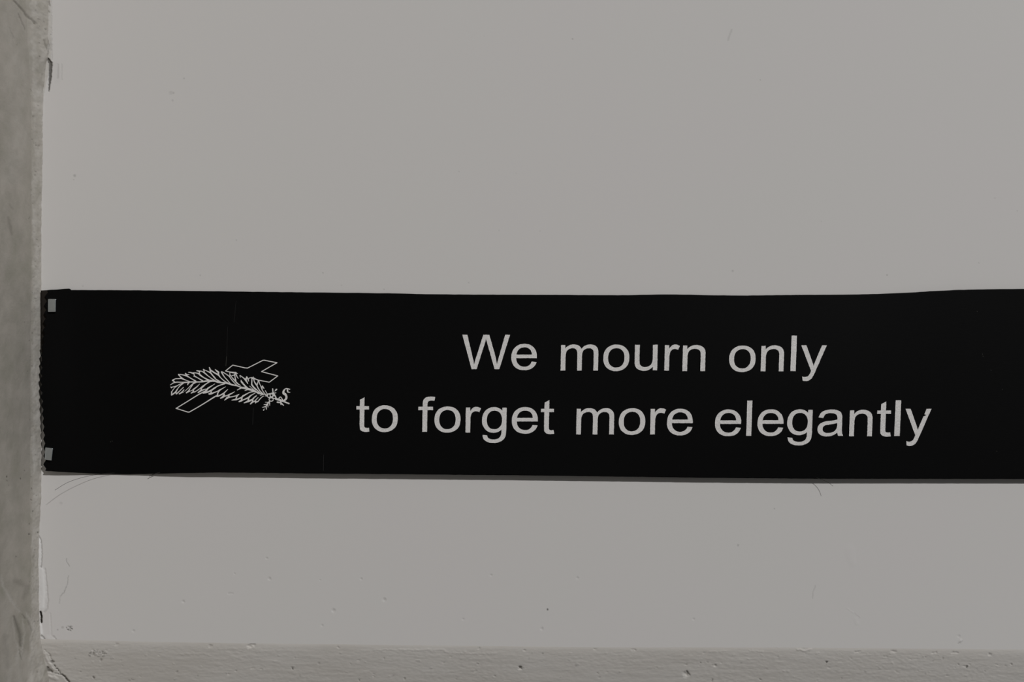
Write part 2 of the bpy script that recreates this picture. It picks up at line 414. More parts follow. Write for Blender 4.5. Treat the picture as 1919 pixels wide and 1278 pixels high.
for pts in [[(2, 1080, 3), (6, 1100, 3), (12, 1110, 4), (20, 1125, 3), (32, 1140, 4), (36, 1146, 3)], [(23, 1160, 1.5), (26, 1185, 1.8), (28, 1200, 2), (35, 1215, 2), (32, 1240, 6), (36, 1278, 8)],
            [(42, 1160, 2), (46, 1185, 2), (42, 1205, 3), (40, 1240, 2)], [(50, 1150, 3), (60, 1170, 3), (66, 1200, 4)], [(20, 1250, 5), (16, 1278, 6)], [(56, 1235, 6), (62, 1270, 8), (76, 1278, 6)]]:
    lt.line([(x, y, w * 1.4) for x, y, w in pts], 0, 0.72, 2.2)

lt.line([(20, -30, 60), (30, 120, 55), (40, 250, 40), (20, 330, 30)], 0, 0.42, 2.6)
lt.line([(8, 1130, 16), (14, 1200, 12), (10, 1278, 20)], 0, 0.4, 2.6); lt.line([(44, 1230, 14), (60, 1290, 24)], 0, 0.5, 2.4)
PX0 = 70.5
def build_left():
    zpx = np.concatenate([np.linspace(-1100, -40, 45), np.arange(-35, 1310, 1.6), np.linspace(1320, 1800, 40)])
    dep = np.concatenate([np.linspace(-0.03, 0, 10)[:-1], np.arange(0, 0.1, 0.0008), np.linspace(0.104, 0.75, 60)])
    gd, gz = np.meshgrid(dep, zpx)           # gz: photo rows measured on the wall plane
    Xb = (PX0 - CX) * S
    k = (D - gd) / D
    px = CX + (PX0 - CX) / k                  # where the flat face shows in the photo
    py = CY + (gz - CY) / k
    corner = np.interp(gz, [-1100, 0, 60, 108, 125, 150, 172, 230, 300, 400, 520, 700, 880, 940, 1000, 1060, 1120, 1190, 1215, 1278, 1800],
                       [94, 92, 91, 90, 86, 84, 81, 80, 80, 77.5, 77, 77.5, 78, 77, 73, 72.5, 73, 75, 77.5, 84, 130])
    corner = corner + 1.0 * fbm(gz / 14, gz * 0 + 3.1, 2, 4)
    Wd = np.interp(gz, [-1100, 0, 100, 180, 400, 800, 1000, 1200, 1278, 1800], [.026, .024, .020, .0135, .0130, .0150, .016, .018, .024, .03])
    Wd = Wd * (1 + 0.12 * fbm(gz / 25, gz * 0 + 8.8, 4, 3))
    f = np.clip(1 - np.maximum(gd, 0) / Wd, 0, 1)
    fil = (corner - PX0) * f
    edge = sstep(0.0, 0.30, f + 0.25 * fbm(gd * 1000 / 4, gz / 12, 1, 4) * (f > 0))
    h, d = np.zeros_like(gd), np.zeros_like(gd); ll = np.zeros_like(gd)
    for z0 in range(-40, 1310, 60):
        rows = (zpx >= z0) & (zpx < z0 + 60); cols = (dep > -0.004) & (dep < 0.1)
        sub = np.ix_(rows, cols)
        a = cs.near(-60, z0 - 60, 130, z0 + 120)
        if rows.any() and len(a): h[sub], d[sub] = marks(px[sub], py[sub], a, 1.6)
        a = lt.near(-60, z0 - 60, 130, z0 + 120)
        if rows.any() and len(a): ll[sub] = marks(px[sub], py[sub], a, 3)[1] * (1 + 0.9 * fbm(px[sub] / 8, py[sub] / 14, 6, 3))
    dm = gd * 1000
    h = h + 0.8 * fbm(dm / 16, gz / 60, 5, 4) * (1 - f) + (0.9 * fbm(dm / 3.0, gz / 7, 6, 4) + 0.5 * fbm(dm / 1.5, gz / 3, 3, 2)) * edge
    h = np.where(gd <= 0.0012, np.minimum(h, 0.4), h)
    pl = np.clip(np.maximum(edge * (0.55 + 0.7 * fbm(dm / 5, gz / 16, 2, 4)), ll), 0, 1)
    X = Xb + (fil + h) * S
    co = np.stack([X, -gd, (CY - gz) * S + Z0], -1).reshape(-1, 3)
    q = grid_quads(*gd.shape)[:, ::-1]
    o = mesh_np('wall_left', co, q, M_CONC, None, {'dirt_shade': np.clip(d, 0, 1).ravel(), 'plaster': pl.ravel()})
    return tag(o, 'mottled grey concrete side wall with a rough plaster corner at the left', None, None, 'structure')
build_left()

# ------------------------------------------------------------------ the ribbon
TOP = lambda x: np.interp(x, [70, 77, 88, 100, 108, 120, 129, 131.5, 133, 250, 400, 600, 740, 800, 900, 1050, 1130, 1180, 1240, 1290, 1340, 1400, 1500, 1600, 1650, 1700, 1740, 1790, 1850, 1919, 2100, 2400, 2900],
                          [544.5, 544.4, 543.3, 542.9, 542.4, 541.2, 540.6, 541.2, 543.4, 543.8, 545.8, 548.0, 549.7, 551.2, 552, 552.5, 553, 553, 551.6, 552, 553.3, 553.7, 552.5, 551.8, 550.5, 548.5, 546, 543.3, 542, 541.2, 541, 545, 543])
BOT = lambda x: np.interp(x, [70, 86, 130, 190, 240, 300, 330, 400, 500, 600, 700, 1000, 1300, 1500, 1919, 2400, 2900],
                          [881, 882.5, 885.2, 888.2, 888.8, 887.7, 886.8, 885.6, 886.2, 887.5, 888.2, 891, 895, 897, 897.5, 900, 897])
GB = lambda x: np.interp(x, [60, 86, 130, 175, 205, 235, 265, 300, 350, 420, 700, 1000, 1300, 1919, 2300, 2900],
                         [4.4, 4.2, 3.0, 1.4, 0.85, 0.85, 1.4, 2.6, 4.0, 4.6, 4.7, 4.8, 4.7, 4.5, 5.0, 4.0])
GT = lambda x: np.interp(x, [60, 86, 150, 300, 600, 1000, 1250, 1450, 1620, 1790, 1919, 2100, 2500, 2900],
                         [3.6, 3.2, 1.8, 1.6, 1.8, 2.2, 2.9, 2.2, 2.4, 4.6, 4.2, 3.0, 3.6, 2.5])
def rib_depth(px, py):
    px = np.asarray(px, float); py = np.asarray(py, float)
    t = np.clip((py - TOP(px)) / (BOT(px) - TOP(px)), -0.02, 1.02)
    def sm(f): return sum(f(px + k) for k in (-24, -12, 0, 12, 24)) / 5
    g = sm(GT) * (1 - t) + sm(GB) * t
    mid = np.sin(np.pi * np.clip(t, 0, 1))
    g = g + mid * (0.7 + 0.5 * np.sin(px / 210.0 + 0.6) + 0.35 * np.sin(px / 97.0 + py / 160.0))
    g = g + mid * 1.2 * sstep(150, 75, px)
    return g * 0.001
LB = lambda y: np.interp(y, [540, 554, 571, 586, 602, 620, 635, 650, 665, 680, 695, 712, 731, 747, 765, 783, 800, 815, 840, 865, 874, 884],
                         [86, 84, 83, 82.5, 81.5, 80, 79, 77.5, 76.5, 75, 75, 74, 74.5, 76, 77.6, 78.8, 80, 81, 81.6, 81.0, 81, 82])
LA = lambda y: np.interp(y, [540, 610, 650, 740, 780, 850, 868, 884], [6, 5.5, 4.5, 4.5, 3.2, 3.0, 5.0, 5.0])
def left_edge(y):
    ph = ((y - 554.5) / 15.8) % 1.0
    return LB(y) + LA(y) * (1 - np.abs(2 * ph - 1)) + 0.5 * vnoise(y / 2.2, y * 0 + 4.4, 3)

def build_ribbon():
    y0, y1 = 543.0, 882.5
    ts = np.linspace(0, 1, 258)
    s = np.concatenate([np.linspace(0, 0.9, 30) ** 1.4, [1.0]])
    xs = np.concatenate([np.arange(142, 420, 6), np.arange(420, 1930, 9), np.linspace(1940, 2900, 70)])
    yl = y0 + (y1 - y0) * ts
    xl = left_edge(yl)
    s = np.linspace(0, 1, 44)[:-1] ** 1.25
    left = xl[:, None] + (141 - xl[:, None]) * s[None, :]
    gx = np.concatenate([left, np.broadcast_to(xs, (len(ts), len(xs)))], 1)
    gt = np.broadcast_to(ts[:, None], gx.shape)
    py = TOP(gx) * (1 - gt) + BOT(gx) * gt
    # a little thread roughness on the selvedges
    e = np.minimum(gt, 1 - gt)
    py = py + np.where(e < 1e-6, 0.5 * vnoise(gx / 6.0, gx * 0 + 1.5, 5), 0)
    dp = rib_depth(gx, py)
    X, Y, Z = P(gx, py, dp)
    o = mesh_np('mourning_ribbon', np.stack([X, Y, Z], -1).reshape(-1, 3), grid_quads(*gx.shape), M_RIB)
    m = o.modifiers.new('cloth_thickness', 'SOLIDIFY'); m.thickness = 0.00035; m.offset = -1
    return tag(o, 'long black satin mourning ribbon with silver lettering stretched across the white wall', 'ribbon')
ribbon = build_ribbon()

def build_hem():
    ys = np.linspace(0, 1, 60); us = np.linspace(0, 1, 12)
    gu, gt = np.meshgrid(us, ys)
    py = 544.2 + gt * 170
    xl = np.interp(py, [544, 600, 650, 680, 715], [76.6, 77.2, 77.3, 78.5, 84])
    gx = xl + (112 - xl) * gu
    py = py + np.where(gt == 0, np.interp(gx, [76, 88, 112], [0.2, -0.6, 0.5]), 0)
    dp = np.minimum(rib_depth(gx, np.maximum(py, 545)) - 0.0009, 0.0024 + 0 * gx)
    X, Y, Z = P(gx, py, dp)
    o = mesh_np('folded_end', np.stack([X, Y, Z], -1).reshape(-1, 3), grid_quads(*gx.shape), M_HEM, ribbon)
    m = o.modifiers.new('cloth_thickness', 'SOLIDIFY'); m.thickness = 0.0003; m.offset = -1
    o['label'] = 'brownish folded end showing behind the cut zigzag edge'
build_hem()

# ------------------------------------------------------------------ lettering
GLY = {
'W': "M414 0 L25 1466 L224 1466 L447 505 Q483 354 509 205 Q565 440 575 476 L854 1466 L1088 1466 L1298 724 Q1377 448 1412 205 Q1440 344 1485 524 L1715 1466 L1910 1466 L1508 0 L1321 0 L1012 1117 Q973 1257 966 1289 Q943 1188 923 1117 L612 0 Z",
'e': "M862 342 L1048 319 Q1004 156 885 66 Q766 -24 581 -24 Q348 -24 211.5 119.5 Q75 263 75 522 Q75 790 213 938 Q351 1086 571 1086 Q784 1086 919 941 Q1054 796 1054 533 Q1054 517 1053 485 L261 485 Q271 310 360 217 Q449 124 582 124 Q681 124 751 176 Q821 228 862 342 Z M271 633 L864 633 Q852 767 796 834 Q710 938 573 938 Q449 938 364.5 855 Q280 772 271 633 Z",
'm': "M135 0 L135 1062 L296 1062 L296 913 Q346 991 429 1038.5 Q512 1086 618 1086 Q736 1086 811.5 1037 Q887 988 918 900 Q1044 1086 1246 1086 Q1404 1086 1489 998.5 Q1574 911 1574 729 L1574 0 L1395 0 L1395 669 Q1395 777 1377.5 824.5 Q1360 872 1314 901 Q1268 930 1206 930 Q1094 930 1020 855.5 Q946 781 946 617 L946 0 L766 0 L766 690 Q766 810 722 870 Q678 930 578 930 Q502 930 437.5 890 Q373 850 344 773 Q315 696 315 551 L315 0 Z",
'o': "M68 531 Q68 826 232 968 Q369 1086 566 1086 Q785 1086 924 942.5 Q1063 799 1063 546 Q1063 341 1001.5 223.5 Q940 106 822.5 41 Q705 -24 566 -24 Q343 -24 205.5 119 Q68 262 68 531 Z M253 531 Q253 327 342 225.5 Q431 124 566 124 Q700 124 789 226 Q878 328 878 537 Q878 734 788.5 835.5 Q699 937 566 937 Q431 937 342 836 Q253 735 253 531 Z",
'u': "M831 0 L831 156 Q707 -24 494 -24 Q400 -24 318.5 12 Q237 48 197.5 102.5 Q158 157 142 236 Q131 289 131 404 L131 1062 L311 1062 L311 473 Q311 332 322 283 Q339 212 394 171.5 Q449 131 530 131 Q611 131 682 172.5 Q753 214 782.5 285.5 Q812 357 812 493 L812 1062 L992 1062 L992 0 Z",
'r': "M133 0 L133 1062 L295 1062 L295 901 Q357 1014 409.5 1050 Q462 1086 525 1086 Q616 1086 710 1028 L648 861 Q582 900 516 900 Q457 900 410 864.5 Q363 829 343 766 Q313 670 313 556 L313 0 Z",
'n': "M135 0 L135 1062 L297 1062 L297 911 Q414 1086 635 1086 Q731 1086 811.5 1051.5 Q892 1017 932 961 Q972 905 988 828 Q998 778 998 653 L998 0 L818 0 L818 646 Q818 756 797 810.5 Q776 865 722.5 897.5 Q669 930 597 930 Q482 930 398.5 857 Q315 784 315 580 L315 0 Z",
'l': "M131 0 L131 1466 L311 1466 L311 0 Z",
'y': "M127 -409 L107 -240 Q166 -256 210 -256 Q270 -256 306 -236 Q342 -216 365 -180 Q382 -153 420 -46 Q425 -31 436 -2 L33 1062 L227 1062 L448 447 Q491 330 525 201 Q556 325 599 443 L826 1062 L1006 1062 L602 -18 Q537 -193 501 -259 Q453 -348 391 -389.5 Q329 -431 243 -431 Q191 -431 127 -409 Z",
't': "M528 161 L554 2 Q478 -14 418 -14 Q320 -14 266 17 Q212 48 190 98.5 Q168 149 168 311 L168 922 L36 922 L36 1062 L168 1062 L168 1325 L347 1433 L347 1062 L528 1062 L528 922 L347 922 L347 301 Q347 224 356.5 202 Q366 180 387.5 167 Q409 154 449 154 Q479 154 528 161 Z",
'f': "M178 0 L178 922 L19 922 L19 1062 L178 1062 L178 1175 Q178 1282 197 1334 Q223 1404 288.5 1447.5 Q354 1491 472 1491 Q548 1491 640 1473 L613 1316 Q557 1326 507 1326 Q425 1326 391 1291 Q357 1256 357 1160 L357 1062 L564 1062 L564 922 L357 922 L357 0 Z",
'g': "M102 -88 L277 -114 Q288 -195 338 -232 Q405 -282 521 -282 Q646 -282 714 -232 Q782 -182 806 -92 Q820 -37 819 139 Q701 0 525 0 Q306 0 186 158 Q66 316 66 537 Q66 689 121 817.5 Q176 946 280.5 1016 Q385 1086 526 1086 Q714 1086 836 934 L836 1062 L1002 1062 L1002 144 Q1002 -104 951.5 -207.5 Q901 -311 791.5 -371 Q682 -431 522 -431 Q332 -431 215 -345.5 Q98 -260 102 -88 Z M251 550 Q251 341 334 245 Q417 149 542 149 Q666 149 750 244.5 Q834 340 834 544 Q834 739 747.5 838 Q661 937 539 937 Q419 937 335 839.5 Q251 742 251 550 Z",
'a': "M828 131 Q728 46 635.5 11 Q543 -24 437 -24 Q262 -24 168 61.5 Q74 147 74 280 Q74 358 109.5 422.5 Q145 487 202.5 526 Q260 565 332 585 Q385 599 492 612 Q710 638 813 674 Q814 711 814 721 Q814 831 763 876 Q694 937 558 937 Q431 937 370.5 892.5 Q310 848 281 735 L105 759 Q129 872 184 941.5 Q239 1011 343 1048.5 Q447 1086 584 1086 Q720 1086 805 1054 Q890 1022 930 973.5 Q970 925 986 850 Q995 803 995 681 L995 441 Q995 190 1006.5 123.5 Q1018 57 1052 0 L864 0 Q836 55 828 131 Z M813 533 Q715 493 519 465 Q408 449 362 429 Q316 409 291 370.5 Q266 332 266 285 Q266 213 320.5 165 Q375 117 480 117 Q584 117 665 162.5 Q746 208 784 287 Q813 348 813 467 Z",
}
def outlines(path, step=45.0):
    out, cur, pos = [], [], None
    tok = path.replace('M', ' M ').replace('L', ' L ').replace('Q', ' Q ').replace('Z', ' Z ').split()
    i = 0
    def seg(a, b):
        n = max(1, int(math.dist(a, b) / step))
        return [(a[0] + (b[0] - a[0]) * k / n, a[1] + (b[1] - a[1]) * k / n) for k in range(1, n + 1)]
    while i < len(tok):
        c = tok[i]
        if c == 'M': pos = (float(tok[i + 1]), float(tok[i + 2])); cur = [pos]; i += 3
        elif c == 'L':
            q = (float(tok[i + 1]), float(tok[i + 2])); cur += seg(pos, q); pos = q; i += 3
        elif c == 'Q':
            m = (float(tok[i + 1]), float(tok[i + 2])); q = (float(tok[i + 3]), float(tok[i + 4]))
            n = 5
            for k in range(1, n + 1):
                t = k / n
                cur.append(((1 - t) ** 2 * pos[0] + 2 * t * (1 - t) * m[0] + t * t * q[0], (1 - t) ** 2 * pos[1] + 2 * t * (1 - t) * m[1] + t * t * q[1]))
            pos = q; i += 5
        else:
            cur += seg(pos, cur[0])[:-1]
            if math.dist(cur[-1], cur[0]) < 1e-6: cur.pop()
            out.append(cur); i += 1
    return out

PRINT = 0.00016     # silver print sits this far proud of the cloth
def on_ribbon(px, py, extra=0.0):
    px = np.asarray(px, float); py = np.asarray(py, float)
    X, Y, Z = P(px, py, rib_depth(px, py) + PRINT + extra)
    return np.stack([X, Y, Z], -1)

A_ = (840, 600, 4.7975); B_ = (1230, 600, 5.483); C_ = (650, 730, 4.68); D_ = (1060, 730, 5.33); E_ = (1400, 730, 5.33)
LETTERS = [('W', A_, 127, 556, 131, 440), ('e', A_, 567, 797, 212, 450), ('m', A_, 1010, 1350, 218, 453), ('o', A_, 1394, 1628, 219, 458),
           ('u', A_, 1676, 1884, 221, 455), ('r', B_, 82, 242, 250, 518), ('n', B_, 267, 505, 255, 523), ('o', B_, 748, 1020, 260, 533),
           ('n', B_, 1072, 1312, 258, 525), ('l', B_, 1377, 1445, 158, 523), ('y', B_, 1490, 1752, 258, 626),
           ('t', C_, 84, 198, 68, 371), ('o', C_, 219, 447, 138, 373), ('f', C_, 627, 775, 62, 371), ('o', C_, 768, 997, 148, 378),
           ('r', C_, 1040, 1177, 152, 377), ('g', C_, 1185, 1402, 154, 468), ('e', C_, 1447, 1675, 153, 387), ('t', C_, 1702, 1818, 92, 391),
           ('m', D_, 105, 485, 186, 448), ('o', D_, 531, 795, 186, 453), ('r', D_, 843, 1003, 187, 448), ('e', D_, 1012, 1270, 191, 458),
           ('e', D_, 1492, 1754, 198, 466), ('l', D_, 1803, 1866, 110, 462), ('e', E_, 104, 364, 197, 465), ('g', E_, 401, 656, 197, 558),
           ('a', E_, 703, 960, 199, 468), ('n', E_, 1019, 1253, 202, 467), ('t', E_, 1300, 1438, 119, 470), ('l', E_, 1470, 1540, 107, 463),
           ('y', E_, 1583, 1842, 192, 563)]
for gi, (ch, (ox, oy, sc_), u0, u1, v0, v1) in enumerate(LETTERS):
    loops = outlines(GLY[ch])
    x0, x1, y0, y1 = ox + u0 / sc_, ox + u1 / sc_, oy + v0 / sc_, oy + v1 / sc_
    shear = 0.012 + 0.024 * (x0 - 650) / 1100
    pts = [np.array([(a + shear * b, b) for a, b in lp]) for lp in loops]
    al = np.concatenate(pts); mn, mx = al.min(0), al.max(0)
    polys, flat = [], []
    for lp in pts:
        qx = x0 + (lp[:, 0] - mn[0]) / (mx[0] - mn[0]) * (x1 - x0)
        qy = y1 - (lp[:, 1] - mn[1]) / (mx[1] - mn[1]) * (y1 - y0)
        qx = qx + 0.55 * vnoise(qx / 1.7 + gi, qy / 1.7, 1); qy = qy + 0.55 * vnoise(qx / 1.7 + gi, qy / 1.7 + 31, 2)
        if gi == len(LETTERS) - 1:   # small nick in the last letter's right arm
            k = np.argmin(np.hypot(qx - 1732.5, qy - 779)); qx[k] += 5.2; qy[k] -= 0.4
        polys.append([Vector((a, b, 0)) for a, b in zip(qx, qy)])
        flat += list(zip(qx, qy))
    tris = tessellate_polygon(polys)
    flat = np.array(flat)
    co = on_ribbon(flat[:, 0], flat[:, 1])
    # face the camera (-y)
    fixed = []
    for a, b, c in tris:
        ar = (flat[b][0] - flat[a][0]) * (flat[c][1] - flat[a][1]) - (flat[b][1] - flat[a][1]) * (flat[c][0] - flat[a][0])
        fixed.append((a, c, b) if ar > 0 else (a, b, c))
    o = mesh_np('letter', co, np.array(fixed), M_SILVER, ribbon, None, False)
    o['label'] = 'printed silver letter ' + ch

# ------------------------------------------------------------------ printed emblem: strokes in enlarged crop units
K1 = (315, 680, 21.3); K2 = (315, 720, 21.3); K3 = (390, 680, 21.3); K4 = (390, 710, 21.3)
K5 = (450, 690, 25.56); K6 = (450, 725, 25.56); K7 = (480, 720, 25.56); K0 = (0, 0, 1.0)
def stroke_mesh(name, strokes, mat, parent, label=None, wk=1.0):
    cos, faces = [], []
    base = 0
    for si, (K, pts) in enumerate(strokes):
        p = np.array([(K[0] + u / K[2], K[1] + v / K[2], wk * w / K[2]) for u, v, w in pts])
        # Catmull-Rom smoothing for 3+ points
        if len(p) > 2 and K is not K0:
            e = np.concatenate([[2 * p[0] - p[1]], p, [2 * p[-1] - p[-2]]]); q = []
            for i in range(1, len(e) - 2):
                n = 5
                for k in range(n):
                    t = k / n
                    q.append(0.5 * ((2 * e[i]) + (-e[i - 1] + e[i + 1]) * t + (2 * e[i - 1] - 5 * e[i] + 4 * e[i + 1] - e[i + 2]) * t * t + (-e[i - 1] + 3 * e[i] - 3 * e[i + 1] + e[i + 2]) * t ** 3))
            q.append(p[-1]); p = np.array(q)
        d = np.gradient(p[:, :2], axis=0) if len(p) > 1 else np.array([[1, 0]])
        d /= np.maximum(np.linalg.norm(d, axis=1, keepdims=True), 1e-6)
        nrm = np.stack([-d[:, 1], d[:, 0]], 1)
        w = np.maximum(p[:, 2], 0.25)[:, None] / 2
        Lp, Rp = p[:, :2] + nrm * w, p[:, :2] - nrm * w
        # rounded ends
        a0 = p[0, :2] - d[0] * w[0] * 0.7; a1 = p[-1, :2] + d[-1] * w[-1] * 0.7
        ring = np.concatenate([Lp, [a1], Rp[::-1], [a0]])
        n = len(p); N = len(ring)
        c = on_ribbon(ring[:, 0], ring[:, 1], si * 1.2e-6)
        cos.append(c)
        for i in range(n - 1):
            faces += [(base + i, base + i + 1, base + N - 2 - i), (base + i + 1, base + N - 3 - i, base + N - 2 - i)]
        faces += [(base + n - 1, base + n, base + n + 1), (base + N - 1, base, base + N - 2)]
        base += N
    co = np.concatenate(cos); f = np.array(faces)
    nz = np.cross(co[f[:, 1]] - co[f[:, 0]], co[f[:, 2]] - co[f[:, 0]])[:, 1]
    f[nz > 0] = f[nz > 0][:, ::-1]
    o = mesh_np(name, co, f, mat, parent, None, False)
    if label: o['label'] = label
    return o

cw = 1.65
cross = [(K0, [(474.8, 708.8, cw), (484.6, 712.4, cw), (494, 714.2, cw), (504.6, 716.2, cw)]), (K0, [(504.6, 716.2, cw), (520.6, 704.4, cw)]), (K0, [(520.8, 704.4, cw), (490.0, 696.4, cw)]),
         (K0, [(489.8, 696.5, cw), (519.0, 679.8, cw)]), (K0, [(519.4, 679.8, cw), (495, 675.0, cw), (492.5, 675.3, cw)]), (K0, [(492.8, 675.2, cw), (463.8, 689.8, cw)]),
         (K0, [(464.2, 689.8, cw), (459, 689.3, cw), (436.2, 684.2, cw)]), (K0, [(436.2, 684.2, cw), (422.6, 695.1, cw)]), (K0, [(422.4, 695.1, cw), (430, 697, 1.7), (441, 698.3, 2.4)]),
         (K2, [(1440, 300, 48), (1220, 410, 40), (800, 670, 38), (320, 965, 37)]), (K2, [(310, 960, 37), (560, 1040, 35), (720, 1090, 38), (800, 1112, 38), (860, 1108, 38)]),
         (K2, [(850, 1110, 38), (1200, 910, 38), (1560, 690, 40), (1917, 470, 43)]), (K4, [(0, 875, 42), (180, 760, 42), (340, 670, 48)])]
stroke_mesh('cross_outline', cross, M_SILVER, ribbon, 'thin silver outline of a slanted cross behind the palm branch')

